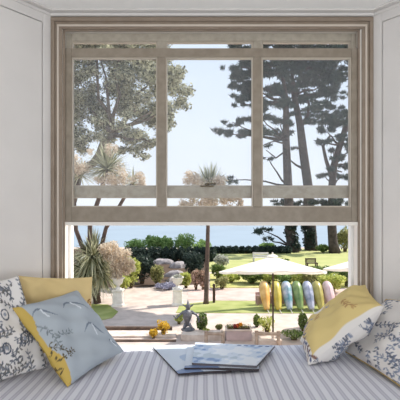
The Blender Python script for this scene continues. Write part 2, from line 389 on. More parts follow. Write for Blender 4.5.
def p_side(C, U, V, r):
    C[:] = lin((196,168,88)); m = np.sin(6*V+2)*np.sin(5*U) > .1; C[m] = lin((222,216,210))
    paint_floral(C, U, V, r, 22, cols=((92,74,52),(120,126,140)))
def p_white(C, U, V, r):
    C[:] = lin((226,221,217)); paint_floral(C, U, V, r, 42, cols=((114,122,142),(140,148,166),(104,108,120)), reg=(-.05,1.05,-.05,1.05), ls=.85)
def p_whiteL(C, U, V, r):
    C[:] = lin((228,224,222)); paint_floral(C, U, V, r, 50, cols=((102,106,116),(128,132,142),(112,110,108)), reg=(.2,1.05,-.05,1.05), ls=.9)
    for q in ((.6,.62),(.75,.35),(.5,.3)):
        rad = np.hypot(U-q[0], V-q[1]); C[(rad < .06) & (rad > .045)] = lin((84,92,108)); C[rad < .02] = lin((150,156,170))
def p_yel(C, U, V, r):
    C[:] = lin(YEL); paint_floral(C, U, V, r, 3, cols=((150,110,66),), reg=(.6,1,.5,1))
def p_yelR(C, U, V, r):
    C[:] = lin((214,192,132))
    m = (V < .02) | (U < .10+.03*np.sin(8*V)) | (np.hypot(U-.45, (V-.85)*.8) < .11); C[m] = lin((224,219,214))
    paint_floral(C, U, V, r, 3, cols=((130,134,166),(150,154,182)), reg=(.2,.4,.6,.85)); paint_floral(C, U, V, r, 2, cols=((190,156,104),(180,144,98)), reg=(.4,.95,.2,.9), ls=1.2)
    paint_floral(C, U, V, r, 9, cols=((96,104,134),(130,100,92)), reg=(0,.12,0,1))
PL = 'pillows on the striped window seat cushion'
pillow('floral_pillow', 'white pillow printed with dark blue-grey flowers, leaning at the far left of the seat', [(-1.284,1.915,.99),(-1.02,2.25,1.01),(-.836,2.2,.515),(-1.096,1.865,.51)], .15, p_whiteL, base_fill((214,206,200)), None, PL)
pillow('yellow_pillow', 'plain mustard yellow pillow with a brown sprig, tucked behind the blue-grey pillow', [(-1.06,2.33,1.0),(-.692,2.575,.955),(-.68,2.56,.515),(-.99,2.38,.515)], .11, p_yel, p_yel, None, PL)
pillow('blue_pillow', 'pale blue-grey pillow printed with flying birds, in front on the left side', [(-.987,2.1,.865),(-.765,2.5,.887),(-.456,2.40,.535),(-.652,1.97,.505)], .15, p_blue, p_side, None, PL)
pillow('floral_pillow', 'white pillow with blue leaf sprigs and mustard piping, at the far right of the seat', [(1.14,2.45,.835),(1.37,1.90,.92),(.995,1.83,.508),(.90,2.47,.508)], .15, p_white, base_fill((214,200,150)), mat('mustard_piping', srgb(190,160,96), .8), PL)
pillow('beige_pillow', 'plain beige pillow showing only its top behind the floral pillow against the right wall', [(1.185,2.50,.83),(1.47,2.14,.86),(1.40,2.10,.51),(1.13,2.46,.51)], .09, base_fill((222,206,180)), base_fill((222,206,180)), None, PL)
pillow('yellow_pillow', 'mustard yellow pillow with white floral edges, propped aslant on the right side', [(.655,2.62,.53),(1.075,2.60,.90),(1.01,2.2,.85),(.606,2.245,.507)], .24, p_yelR, p_white, None, PL)
# ------------------------------------------------------------------ magazines
def magazine(label, c4, z, th, paint, pages, seed, curl=0.0):
    c4 = [Vector((c[0], c[1], z)) for c in c4]; base = sum(c4, Vector())/4        # back-left, back-right, front-right, front-left
    root = thing('magazine', label, 'magazine', base, 'magazines lying on the seat cushion')
    NN = 60; g = np.linspace(0, 1, NN+1); U, V = np.meshgrid(g, g)
    def sheet(zo, shrink=0):
        Pt = np.zeros((NN+1, NN+1, 3)); u = .5+(U-.5)*(1-shrink); v = .5+(V-.5)*(1-shrink)
        for k_ in range(3): Pt[..., k_] = (1-u)*(1-v)*c4[3][k_]+u*(1-v)*c4[2][k_]+u*v*c4[1][k_]+(1-u)*v*c4[0][k_]
        Pt[..., 2] += zo + curl*(u**4+(1-u)**6)*.6 + .004*np.sin(3.1*u)*(1 if zo > 0 else 0)
        return Pt
    t = sheet(th); bo = sheet(0.0, .0)
    vs_ = np.concatenate([t.reshape(-1,3), bo.reshape(-1,3)]).tolist(); n1 = (NN+1)**2
    per = [i for i in range(NN+1)]+[j*(NN+1)+NN for j in range(1, NN+1)]+[NN*(NN+1)+i for i in range(NN-1,-1,-1)]+[j*(NN+1) for j in range(NN-1,0,-1)]
    pg = MB(); fs_ = [(per[(q+1)%len(per)], per[q], per[q]+n1, per[(q+1)%len(per)]+n1) for q in range(len(per))]
    fs_ += [(j*(NN+1)+i+n1, (j+1)*(NN+1)+i+n1, (j+1)*(NN+1)+i+1+n1, j*(NN+1)+i+1+n1) for j in range(NN) for i in range(NN)]
    pg.add(vs_, fs_).build('pages', pages, root)
    C = np.zeros((NN+1, NN+1, 3)); paint(C, U, V, np.random.default_rng(seed))
    t2 = sheet(th+.001); lo = sheet(th+.0); me = bpy.data.meshes.new('cover'); ob = bpy.data.objects.new('cover', me); COL.objects.link(ob); ob.parent = root
    fs_ = [(j*(NN+1)+i, j*(NN+1)+i+1, (j+1)*(NN+1)+i+1, (j+1)*(NN+1)+i) for j in range(NN) for i in range(NN)]
    me.from_pydata((t2.reshape(-1,3)-np.array(base)).tolist(), [], fs_); me.update()
    ca = me.color_attributes.new('Col', 'FLOAT_COLOR', 'POINT'); ca.data.foreach_set('color', np.concatenate([C.reshape(-1,3), np.ones((n1,1))],1).astype(np.float32).ravel())
    me.materials.append(M['cover'])
def cov_a(C, U, V, r):
    n = np.sin(5*U+3*V)+.7*np.sin(11*V-4*U)+.5*np.sin(19*U+7*V)
    n = n+.5*np.sin(31*V+9*U)+.4*np.sin(43*U-17*V)
    C[:] = lin((206,216,230)); C[n > .7] = lin((164,184,214)); C[n > 1.5] = lin((110,138,184)); C[n < -.7] = lin((228,232,238))
    m = (V < .55) & (V > .25) & (U < .8); C[m & (n > .2)] = lin((178,192,206))
    C[(V > .90) & (V < .96) & (U > .5) & (np.sin(70*U) > -.2)] = lin((70,86,130))
    C[(U > .975) | (V > .985)] = lin((205,210,222))
def cov_b(C, U, V, r):
    n = np.sin(6*U-4*V)+.8*np.sin(9*V+3*U+2)
    C[:] = lin((206,216,230)); C[n > .4] = lin((168,186,214)); C[n > 1.2] = lin((90,116,172)); C[(V < .2) & (n > 0)] = lin((120,140,180))
magazine('magazine with a pale blue cover lying at the left, partly under the wide glossy one', [(-.30,2.55),(.05,2.57),(.17,2.16),(-.115,2.12)], .5035, .008, cov_b, M['dkpaper'], 3)
magazine('dark edged magazine directly beneath the wide blue one', [(-.08,2.52),(.40,2.50),(.315,2.15),(-.085,2.17)], .5135, .010, cov_b, M['dkpaper'], 5)
magazine('wide glossy magazine with a blue and white cover, topmost of the stack', [(-.03,2.55),(.466,2.487),(.305,2.155),(-.045,2.20)], .5255, .010, cov_a, M['paper'], 4, curl=.008)
# ================================================================== OUTSIDE
def plane(pts, z, name, m_, sub=0, t=.0):
    b = MB(); 
    if t: b.prism([(p[0],p[1]) for p in pts], z-t, z)
    else: b.add([(p[0],p[1],z) for p in pts], [tuple(range(len(pts)))])
    return b.build(name, m_, kind='structure')
plane([(-90, TY),(90, TY),(90, 43.5),(-90, 43.5)], GZ, 'ground', M['paving'], t=.3)
MB().add([(-30000,45,-22),(30000,45,-22),(30000,50000,-22),(-30000,50000,-22)], [(0,1,2,3)]).build('sea', M['sea'], kind='structure')
MB().add([(-90,43.5,GZ),(90,43.5,GZ),(90,46,-24),(-90,46,-24)], [(0,1,2,3)]).build('cliff', M['dkstone'], kind='structure')
def gpoly(pix): return [tuple(G(*p))[:2] for p in pix]
# lawns and path, thin slabs on the ground
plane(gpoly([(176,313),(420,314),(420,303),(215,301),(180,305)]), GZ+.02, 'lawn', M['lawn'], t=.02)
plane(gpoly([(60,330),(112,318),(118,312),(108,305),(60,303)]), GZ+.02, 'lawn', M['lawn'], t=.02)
plane(gpoly([(188,300),(420,301),(420,289),(188,289)]), GZ+.012, 'path', M['path'], t=.012)
plane(gpoly([(210,288),(420,288),(420,274),(210,274)]), GZ+.03, 'flower_bed', M['dry'], t=.03)
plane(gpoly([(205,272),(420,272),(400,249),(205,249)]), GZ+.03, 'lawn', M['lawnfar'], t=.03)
plane(gpoly([(-60,290),(150,287),(205,284),(205,249),(0,249)]), GZ+.025, 'flower_bed', M['soil'], t=.02)
# ---------------------------------------------------------------- foliage
def cloud(mb, cs, n, size, aspect=.5, shell=.55, tone=None, droop=0):
    """cs: list of (centre, rx, ry, rz); n leaves in all shared by volume"""
    wgt = np.array([c[1]*c[3] for c in cs]); cnt = np.maximum(6, (n*wgt/wgt.sum()).astype(int))
    for (c, rx, ry, rz), k_ in zip(cs, cnt):
        d = rng.normal(size=(k_,3)); d /= np.linalg.norm(d, axis=1)[:,None]; r = shell+(1-shell)*rng.random(k_)**.6
        r *= 1+.16*np.sin(d[:,0]*7+c[0])*np.sin(d[:,2]*8+c[1])
        p = np.array(c)+d*r[:,None]*np.array([rx,ry,rz])
        a = rng.normal(size=(k_,3)); a[:,2] -= droop; a /= np.linalg.norm(a, axis=1)[:,None]
        b2 = np.cross(a, rng.normal(size=(k_,3))); b2 /= np.linalg.norm(b2, axis=1)[:,None]
        s = size*(.6+.8*rng.random(k_))[:,None]; u = a*s; v = b2*s*aspect
        V = np.stack([p-u, p-v*.9, p+u, p+v*.9], 1)
        mb.quads(V, np.clip(rng.random(k_), 0, 1))
    return mb
def lump(c, rx, ry, rz, n=7):
    out = [((c[0],c[1],c[2]), rx*.8, ry*.8, rz*.85)]
    for i in range(n):
        a = 2*math.pi*i/n+random.random(); e = random.uniform(-.2, 1)
        out.append(((c[0]+.6*rx*math.cos(a), c[1]+.6*ry*math.sin(a), c[2]+.55*rz*e), rx*.42, ry*.42, rz*.42))
    return out
def shrub(name, label, cat, px, yb, wp, hp, m_, n=700, size=None, group=None, aspect=.5, kind='round'):
    g = G(px, yb); s = g.y/F; W = wp*s/2; H = hp*s
    root = thing(name, label, cat, (g.x, g.y, GZ+.03), group)
    mb = MB(); z0 = GZ+.03
    if size is None: size = max(.035, 1.3*s)
    if kind == 'hedge': cs = [((g.x-W+2*W*(i+.5)/12, g.y, z0+H*.5), W/10, min(W, .7), H*.52) for i in range(12)]
    elif kind == 'ball': cs = [((g.x, g.y, z0+H*.52), W, W, H*.5)]
    else: cs = lump((g.x, g.y, z0+H*.5), W, min(W, 1.6), H*.5)
    cloud(mb, cs, n, size, aspect, .35 if kind != 'ball' else .7)
    mb.build('foliage', m_, root)
    st = MB()
    for a in (-.3, 0, .3): st.tube([(g.x+a*W*.3, g.y, GZ), (g.x+a*W, g.y+a*.2*W, z0+H*.55)], [.03+W*.04, .015], 6)
    st.build('stem', M['stem'], root)
    return root
# big broadleaf tree
d0 = 21.0
def branch(mb, p0, p1, r0, r1, n=6, wob=.25):
    p0 = Vector(p0); p1 = Vector(p1); pts = []
    for i in range(n+1):
        t = i/n; q = p0.lerp(p1, t); 
        if 0 < i < n: q += Vector((random.uniform(-1,1), random.uniform(-1,1), random.uniform(-1,1)))*wob*(p1-p0).length/n
        pts.append(q)
    mb.tube(pts, [r0+(r1-r0)*i/n for i in range(n+1)], 8); return pts
gb = P(48, HOR+3.5*F/d0, d0); oak = thing('evergreen_tree', 'large grey-green broadleaf tree with a rounded crown at upper left', 'tree', tuple(gb))
tk = MB(); f1 = P(76, 180, d0); branch(tk, gb, f1, .42, .30, 6, .1); 
blobs = [(40,70,30),(70,66,28),(100,58,28),(130,62,28),(157,68,22),(176,86,17),(182,104,11),(172,118,13),(152,112,20),(122,98,28),(88,108,26),(68,132,20),(105,128,20),(134,132,17),(150,142,10),(146,157,6),(120,38,30),(160,46,18),(90,30,30),(176,70,11),(50,105,26),(122,147,10),(84,146,8),(160,128,10),(60,30,30)]
lb = []; 
for (x, y, r) in blobs:
    dd = d0+random.uniform(-2, 2); c = P(x, y, dd); R_ = r*d0/F
    for q in range(5):
        o3 = Vector((random.uniform(-1,1), random.uniform(-1,1), random.uniform(-1,1))).normalized()*R_*.55
        lb.append((tuple(c+o3), R_*.58, R_*.58, R_*.45))
poly = [(20,0),(165,10),(176,50),(190,78),(195,98),(184,108),(178,128),(160,132),(153,150),(142,164),(128,150),(100,146),(88,164),(60,168),(20,170)]
def inside(x, y):
    c = False
    for k in range(len(poly)):
        (xa_, ya_), (xb_, yb_) = poly[k], poly[k-1]
        if (ya_ > y) != (yb_ > y) and x < (xb_-xa_)*(y-ya_)/(yb_-ya_)+xa_: c = not c
    return c
k_ = 0
while k_ < 150:
    x, y = random.uniform(30, 195), random.uniform(15, 168)
    if inside(x, y) and inside(x+5, y+4) : lb.append((tuple(P(x, y, d0+random.uniform(-2.8, 2.8))), random.uniform(.35,.6), random.uniform(.35,.6), random.uniform(.25,.42))); k_ += 1
f2 = P(112, 135, d0+.5); f3 = P(66, 120, d0)
branch(tk, f1, f2, .26, .16, 5); branch(tk, f1, f3, .2, .12, 5)
for i, (x, y, r) in enumerate(blobs):
    if i % 2 == 0: branch(tk, f2 if x > 85 else f3, P(x, y, d0+random.uniform(-1,1)), .12, .03, 5)
tk.build('trunk', M['oakbark'], oak, smooth=True)
cloud(MB(), lb, 30000, .095, .45, .35).build('foliage', M['L_oak'], oak) if False else None
mb = MB(); cloud(mb, lb, 90000, .08, .5, .0); mb.build('foliage', M['L_oak'], oak)
# pines
def pine(label, d, trunk, boughs, pads, n, extra=(0,0,1,0,1), ivy=None, group='pine trees at the edge of the far lawn'):
    tp = [P(x, y, d) for x, y, r in trunk]; tp[0].z = GZ
    root = thing('pine_tree', label, 'pine tree', tuple(tp[0]), group)
    tk = MB(); tk.tube(tp, [r*d/F for x, y, r in trunk], 12)
    for bo in boughs: tk.tube([P(x, y, d+random.uniform(-.3,.3)) for x, y, r in bo], [r*d/F for x, y, r in bo], 8)
    cs = []
    for (x, y, rx, ry) in pads:
        dd = d+random.uniform(-2.5, 2.5); c = P(x, y, dd); s = d/F
        q0 = min(trunk, key=lambda t: abs(t[1]-y-6)); branch(tk, P(q0[0], q0[1], d), c, .11, .03, 4, .2)
        for k_ in range(max(4, int(rx/1.4))):
            cs.append(((c.x+random.uniform(-1,1)*rx*s, c.y+random.uniform(-1,1)*rx*s*.7, c.z+random.uniform(-.9,.9)*ry*s), rx*s*.42, rx*s*.42, ry*s*.42))
    for q in range(extra[0]):
        x = random.uniform(extra[1], extra[2]); y = extra[3]+(extra[4]-extra[3])*random.random()**1.3; c = P(x, y, d+random.uniform(-3,3)); s = d/F; rx = random.uniform(5,10)
        for k_ in range(3): cs.append(((c.x+random.uniform(-1,1)*rx*s, c.y+random.uniform(-1,1)*rx*s*.7, c.z+random.uniform(-1.5,1.5)*s), rx*s*.5, rx*s*.5, random.uniform(.9,1.9)*s))
    tk.build('trunk', M['bark'], root, smooth=True)
    m2 = MB(); cloud(m2, cs, int(n*1.7), .30, .15, .0); m2.build('foliage', M['L_pine'], root)
    if ivy:
        m3 = MB(); cloud(m3, [((P(x, y, d).x+random.uniform(-.2,.2), d+random.uniform(-.5,.2), P(x, y, d).z), r*d/F*1.05, r*d/F*1.05, .5) for x, y, r in ivy], 2600, .1, .6, .7); m3.build('ivy', M['L_dark'], root)
    return root
pine('tall straight pine, leftmost of the three trunks', 37.5, [(295,252.5,7.5),(292,246,5.2),(290,228,5),(288,186,4.4),(286,140,3.6),(286,100,2.6),(282,70,1.6),(281,50,.8)],
     [[(287,150,1),(276,158,.8),(266,150,.4)]],
     [(268,64,13,4),(240,74,12,4),(228,68,6,2.5),(252,62,14,5),(240,86,13,4),(262,88,14,4),(248,98,10,4),(270,104,14,4),(240,104,6,2.5),(284,58,14,6),(275,76,14,5),(286,90,12,4),
      (262,118,11,3),(280,122,12,3.5),(246,119,8,2.5),(232,122,9,3),(222,133,10,3.2),(240,134,12,3),(262,131,12,3),(281,133,10,3),(268,44,16,6),(290,40,14,6),(268,158,6,1.5),(264,145,7,1.6),(234,180,6,3),(264,231,9,3),(268,238,4,2)], 15000, (34,236,300,42,108), [(290+(i*.5), 226+i*2.6, 5) for i in range(10)])
pine('leaning pine with a curving trunk, middle of the three trunks', 39.5, [(313,251.5,9),(311,246,6.5),(310,228,6),(308,186,4.6),(303,150,4.2),(300,124,3.6),(294,96,2.6),(292,72,1.6),(292,50,.8)],
     [[(300,128,1.8),(308,116,1.6),(309,104,1.3),(304,92,.8)], [(306,170,1.6),(296,165,1),(290,160,.6)]],
     [(300,62,14,5),(322,66,14,4),(310,78,13,4),(332,80,13,4),(298,84,10,4),(318,92,13,4),(336,96,9,3),(302,100,12,3),(318,108,12,3),(326,118,8,2.4),(306,70,14,5),(345,70,10,4),(318,52,14,5),(340,56,14,5),(300,112,8,2.5),(312,46,14,6),(336,44,14,6),(294,148,7,1.5),(282,202,10,3),(300,203,10,3)], 13000, (40,278,350,42,118), [(307+(i*.4), 226+i*2.6, 5) for i in range(9)])
pine('forked pine at the right, rightmost of the three trunks', 36.5, [(335,249.5,6),(333,244,4.6),(332,228,4.4),(332,186,3.6),(334,165,3.4),(340,145,3),(346,126,2.6),(350,110,1.6)],
     [[(332,178,2.4),(326,160,1.8),(323,146,1.6),(330,136,1.1)], [(334,170,1),(342,172,.6)]],
     [(326,130,9,2.2),(338,122,10,2.6),(344,138,7,2.2),(322,142,7,1.8),(346,112,8,3),(338,158,7,1.8),(346,166,6,2.2),(328,168,6,1.5),(342,176,8,2.4),(325,176,7,1.8),(352,128,8,3),(322,203,10,3),(340,203,9,3),(352,150,8,3),(333,150,5,1.5)], 9000, (16,310,352,44,150))
sx, sy = 9.3, 17.45
root = thing('pine_tree', 'unseen tall pine added right of the view to shade the paving at the left', 'pine tree', (sx, sy, GZ))  # tree out of view, added to cast the shade patch on the paving
MB().tube([(sx,sy,GZ),(sx+.1,sy,GZ+7),(sx,sy,GZ+14.6)], [.24,.17,.05], 10).build('trunk', M['bark'], root, smooth=True)
mb = MB(); cloud(mb, [((sx-1.2+.6*i, sy+random.uniform(-.3,.3), GZ+14+random.uniform(-.3,.3)), .8, .72, .5) for i in range(5)], 7000, .28, .4, 0.); mb.build('foliage', M['L_pine'], root)
# cordylines
def blades(mb, c, n, L, w_, up=.2, droop=.7, tone=(0,1), seg=5):
    for i in range(n):
        a = random.uniform(0, 2*math.pi); e = random.uniform(-.6, 1.45)*1.0
        d = Vector((math.cos(a)*math.cos(e), math.sin(a)*math.cos(e), math.sin(e)+up)).normalized(); l = L*random.uniform(.7, 1.1)
        side = d.cross(Vector((0,0,1))); side = side.normalized() if side.length > .01 else Vector((1,0,0))
        side = (side+Vector((random.uniform(-.5,.5),random.uniform(-.5,.5),random.uniform(-.5,.5)))).normalized()
        vs = []; 
        for k in range(seg+1):
            t = k/seg; p = Vector(c)+d*l*t+Vector((0,0,-1))*droop*l*t*t*.5*math.cos(e)
            ww = w_*(1-t)**.6*(.5+1.2*t if t < .4 else 1); vs += [p-side*ww/2, p+side*ww/2]
        mb.add(vs, [(2*k, 2*k+1, 2*k+3, 2*k+2) for k in range(seg)], random.uniform(*tone))
def plume(mb, c, r, n, stretch=1.0):
    cs = []
    for i in range(9):
        o3 = Vector((random.gauss(0,1), random.gauss(0,1), random.gauss(0,1))).normalized()*r*.6
        cs.append(((c[0]+o3.x, c[1]+o3.y, c[2]+o3.z*stretch), r*.45, r*.45, r*.45*stretch))
    cloud(mb, cs, n, .042, .5, .05)
dc = 15.9; g0 = P(97, HOR+3.5*F/dc, dc)
ct = thing('cordyline', 'many-headed spiky cordyline with cream flower plumes beside the left urn', 'palm-like tree', tuple(g0), 'cordylines with cream plumes')
tk = MB(); lo = P(93, 262, dc)
tk.tube([g0, lo], [.16, .14], 10)
for pts in ([(92,262,2.6),(82,246,2.4),(76,230,2.2),(74,200,2),(78,178,1.8)], [(93,262,2.6),(90,240,2.6),(90,225,2.4),(100,195,2.2),(107,170,1.8)], [(94,262,2.4),(102,244,2.2),(106,228,2),(120,205,1.8),(133,182,1.6)]):
    tk.tube([P(x, y, dc) for x, y, r in pts], [r*dc/F for x, y, r in pts], 8)
tk.build('trunk', M['barkb'], ct, smooth=True)
mb = MB(); blades(mb, P(93,258,dc), 520, 1.3, .08, .1, 1.0); blades(mb, P(86,272,dc-.2), 260, 1.2, .08, -.5, .6); blades(mb, P(101,272,dc-.2), 200, 1.0, .08, -.5, .6); blades(mb, P(107,170,dc), 420, 1.2, .065, .3, .5); blades(mb, P(80,176,dc), 130, .85, .05, .2, .8); blades(mb, P(133,184,dc), 110, .75, .05, .2, .8)
mb.build('foliage', M['L_cord'], ct)
for (x, y, r, n) in ((79,163,13,1500),(116,176,14,1900),(138,181,10,1200),(112,150,8,500),(90,152,4,120),(100,182,7,400)):
    mb = MB(); plume(mb, P(x, y, dc-.5), r*dc/F, n); mb.build('flower_plume', M['L_pan'], ct)
for (x, y, r, n) in ((110,252,12,2200),(121,258,12,2400),(127,267,9,1400),(116,270,10,1800)):
    mb = MB(); plume(mb, P(x, y, dc-.6), r*dc/F, n); mb.build('flower_plume', M['L_pan'], ct)
dc2 = 3.5*F/(304-HOR); g1 = P(206, 304, dc2)
c2 = thing('cordyline', 'single cordyline on a bare brown trunk in the middle of the garden', 'palm-like tree', tuple(g1), 'cordylines with cream plumes')
MB().tube([g1, P(206.2,300,dc2), P(207,265,dc2), P(208,228,dc2), P(208,192,dc2)], [.13,.095,.09,.075,.07], 10).build('trunk', M['barkb'], c2, smooth=True)
mb = MB(); blades(mb, P(210,192,dc2), 420, 1.25, .06, .35, .5); mb.build('foliage', M['L_cord'], c2)
for (x, y, r, n) in ((196,184,12,1500),(213,186,10,900),(190,178,9,700),(222,180,9,700),(188,200,11,1300),(207,203,12,1500),(228,203,10,1200),(238,202,6,500)):
    mb = MB(); plume(mb, P(x, y, dc2-.5), r*dc2/F, n); mb.build('flower_plume', M['L_pan'], c2)
# ---------------------------------------------------------------- hedges and shrubs
H = 'clipped hedges before the sea'
shrub('hedge', 'long dark green clipped hedge behind the rockery', 'hedge', 170, 261.5, 92, 14, M['L_dark'], 9000, .1, H, kind='hedge')
shrub('hedge', 'low distant dark hedge against the sea between trunk and white parasol', 'hedge', 252, 253.5, 78, 7, M['L_dark'], 5000, .13, H, kind='hedge')
B_ = 'bright bushes showing above the dark hedge'
for (x, w_, h, lab) in ((136,24,23,'leftmost bright bush above the dark hedge'), (153,16,26,'second bright bush from the left above the dark hedge'), (166,18,25,'bright bush left of centre above the dark hedge'), (184,24,29,'tallest bright green bush above the dark hedge, left of the brown trunk'), (202,20,21,'bright bush above the dark hedge just behind the brown trunk')):
    shrub('bush', lab, 'bush', x, 257.5, w_, h-3, M['L_bright'], 1500, .1, B_)
sh = [
 ('dark bushy evergreen shrub between the left plumes and the rockery', 142,284,26,33,'L_dark',3200),
 ('olive green shrub in front of the rockery, beside the dark evergreen', 157,286,15,22,'L_olive',1600),
 ('lime green leafy shrub right behind the left urn', 131,288,20,34,'L_lime',2000),
 ('pale yellow-green shrub at the foot of the left cordyline', 121,291,22,16,'L_lime',1300),
 ('yellowish shrub half hidden at the left window edge', 80,294,20,22,'L_olive',1200),
 ('dark shrub left of the brown trunk', 193,280,22,30,'L_dark',2200),
 ('lime shrub right beside the central urn', 186,288,13,16,'L_lime',900),
 ('tall pink flowering shrub left of the brown trunk', 196,290,10,22,'L_pink',1200),
 ('dry feathery shrub against the brown trunk', 203,290,8,20,'L_pink',700),
 ('silvery rounded shrub right of the brown trunk', 222,268,17,14,'L_silver',1000),
 ('dark green shrub below the silvery one', 218,280,15,16,'L_mid',900),
 ('pale lime perennial clump at the left parasol tip', 231,283,18,10,'L_lime',900),
 ('olive low clump right of the bollard', 222,289,16,12,'L_olive',800),
 ('mid green border shrub under the parasol canopy, left', 252,284,27,16,'L_mid',2400),
 ('lime green border shrub under the middle of the parasol', 268,284,25,17,'L_lime',2000),
 ('leafy green border shrub behind the yellow and blue kayaks', 284,285,27,19,'L_bright',2400),
 ('yellow-green border shrub behind the green kayak', 300,286,27,19,'L_lime',2200),
 ('olive border shrub behind the lilac kayak', 315,288,27,18,'L_olive',2000),
 ('dark green border shrub between the two parasols', 326,284,31,19,'L_mid',3000),
 ('yellow-green border shrub at the right end of the kayaks', 332,292,29,18,'L_lime',2200),
 ('mid green border shrub at the right window edge', 347,287,18,20,'L_mid',1200),
 ('bushy green shrub beyond the lawn at the right window edge', 345,252,20,26,'L_olive',1600),
 ('low shrub between the middle and right pine trunks', 323,253,14,9,'L_mid',800),
 ('low bright bush on the far hedge line', 267,250,17,7,'L_bright',700),
 ('low green clump beyond the pale bench', 284,264,10,5,'L_mid',300),
 ('low lavender patch coloured as the bluish shadow at the foot of the rockery', 167,289,26,5,'L_lavshade',900),
]
for lab, x, yb, w_, h, mm, n in sh: shrub('shrub', lab, 'shrub', x, yb, w_, h, M[mm], n, None, 'garden shrubs')
# rockery
def rock(label, px, yb, wp, hp, grp='rocks of the rockery'):
    g = G(px, yb); s = g.y/F; b = MB(); vs = []; fs = []; n = 10; m_ = 6; W = wp*s/2; Hh = hp*s; sd = random.random()*9
    for i in range(m_+1):
        ph = math.pi/2*i/m_
        for j in range(n):
            th = 2*math.pi*j/n; r = 1+.18*math.sin(3*th+sd)+.1*math.sin(5*th+2*sd+i)
            vs.append((g.x+W*r*math.cos(th)*math.cos(ph)**.6, g.y+W*.7*r*math.sin(th)*math.cos(ph)**.6, GZ+.02+Hh*math.sin(ph)*(1+.1*math.sin(j+sd))))
    for i in range(m_):
        for j in range(n): fs.append((i*n+j, i*n+(j+1)%n, (i+1)*n+(j+1)%n, (i+1)*n+j))
    fs.append(tuple(range(n))[::-1]); b.add(vs, fs)
    tag(b.build('rock', M['stone'], None, loc=(g.x,g.y,GZ+.02)), label, 'rock', grp)
for a in (('broad flat mauve rock, highest and leftmost of the rockery',163,264,20,5),('rounded pale rock at the top right of the rockery',178,268,18,6),('wide mauve rock in the middle of the rockery',176,277,20,6),('small mauve rock at the lower right of the rockery',183,284,12,7),('low mauve rock at the lower left of the rockery',172,285,13,7)): rock(*a)
# ---------------------------------------------------------------- urns
def urn(px, py, label):
    g = G(px, py); c = (g.x, g.y, GZ); root = thing('garden_urn', label, 'garden urn', c, 'white urns on plinths')
    b = MB(); b.lathe((c[0],c[1],c[2]+0), [(.30,0),(.30,.08),(.25,.10),(.25,.56),(.29,.59),(.29,.64)], 4); b.build('plinth', M['urn'], root, bevel=.008)
    b = MB(); b.lathe((c[0],c[1],c[2]+.64), [(.14,0),(.14,.04),(.06,.09),(.06,.14),(.16,.22),(.20,.32),(.19,.38),(.25,.42),(.25,.45),(.20,.45),(.17,.36)], 20); b.build('bowl', M['urn'], root, smooth=True)
    b = MB(); cloud(b, [((c[0],c[1],c[2]+1.10), .16,.16,.08)], 120, .05); b.build('plants', M['L_silver'], root)
urn(118, 306, 'white stone urn on a square plinth at the left, by the flowering cordyline')
urn(177.5, 305, 'white stone urn on a square plinth, left of the brown trunk')
# bollard
g = G(214, 303); root = thing('bollard', 'short dark timber bollard right of the brown trunk', 'bollard', (g.x,g.y,GZ))
MB().lathe((g.x,g.y,GZ), [(.055,0),(.055,.58),(.04,.60),(.04,.63)], 12).build('post', M['dkwood'], root)
MB().lathe((g.x,g.y,GZ+.63), [(.03,0),(.06,.04),(.065,.08),(.045,.12),(.01,.14)], 12).build('finial', M['dkwood'], root, smooth=True)
# ---------------------------------------------------------------- parasols
def parasol(px, d, label, tilt, n=8, rad=1.5):
    c = Vector(((px-200)*d/F, d, GZ)); root = thing('parasol', label, 'parasol', tuple(c), 'white garden parasols')
    zr = 1.93; za = 2.36; ct_, st_ = math.cos(tilt), math.sin(tilt)
    def T(x, y, z):  # tilt about x axis through rim centre
        z -= zr; return (c.x+x, c.y+y*ct_+z*st_, c.z+zr-y*st_+z*ct_)
    can = MB(); R_ = 6; ring = []
    vs = [T(0,0,za)]
    for i in range(1, R_+1):
        t = i/R_
        for j in range(n*4):
            th = 2*math.pi*j/(n*4)+math.pi/n*0; k = (j % 4)/4; e = math.cos(math.pi/n)/math.cos((k-.5)*2*math.pi/n)
            sag = .05*t*t*math.sin(math.pi*k)
            vs.append(T(rad*t*e*math.cos(th), rad*t*e*math.sin(th), za+(zr-za)*(t**.93)-sag*.6))
    m_ = n*4; fs = [(0, 1+j, 1+(j+1)%m_) for j in range(m_)]
    for i in range(R_-1):
        for j in range(m_): a = 1+i*m_; fs.append((a+j, a+m_+j, a+m_+(j+1)%m_, a+(j+1)%m_))
    a = 1+(R_-1)*m_; o2 = len(vs)
    for j in range(m_): v = vs[a+j]; vs.append((v[0], v[1], v[2]-.045))
    for j in range(m_): fs.append((a+j, o2+j, o2+(j+1)%m_, a+(j+1)%m_))
    can.add(vs, fs).build('canopy', M['canvas'], root)
    MB().lathe(T(0,0,za-.01), [(.16,0),(.10,.04),(.03,.06),(.02,.11)], 12).build('top_cap', M['canvas'], root)
    MB().tube([(c.x,c.y,GZ+.05),(c.x,c.y,GZ+za-.03)], .024, 10).build('pole', M['pole'], root)
    MB().lathe((c.x,c.y,GZ), [(.17,0),(.17,.04),(.04,.07),(.04,.2),(.03,.2)], 20).build('base', M['coping'], root)
    for j in range(n):
        th = 2*math.pi*j/n; MB().tube([T(0,0,za-.05), T(rad*.97*math.cos(th), rad*.97*math.sin(th), zr-.0)], .011, 6).build('rib', M['pole'], root)
parasol(273, 11.1, 'white garden parasol, whole canopy in view above the kayaks', math.radians(9))
parasol(374, 11.75, 'white garden parasol showing only its left tip at the right window edge', math.radians(9))
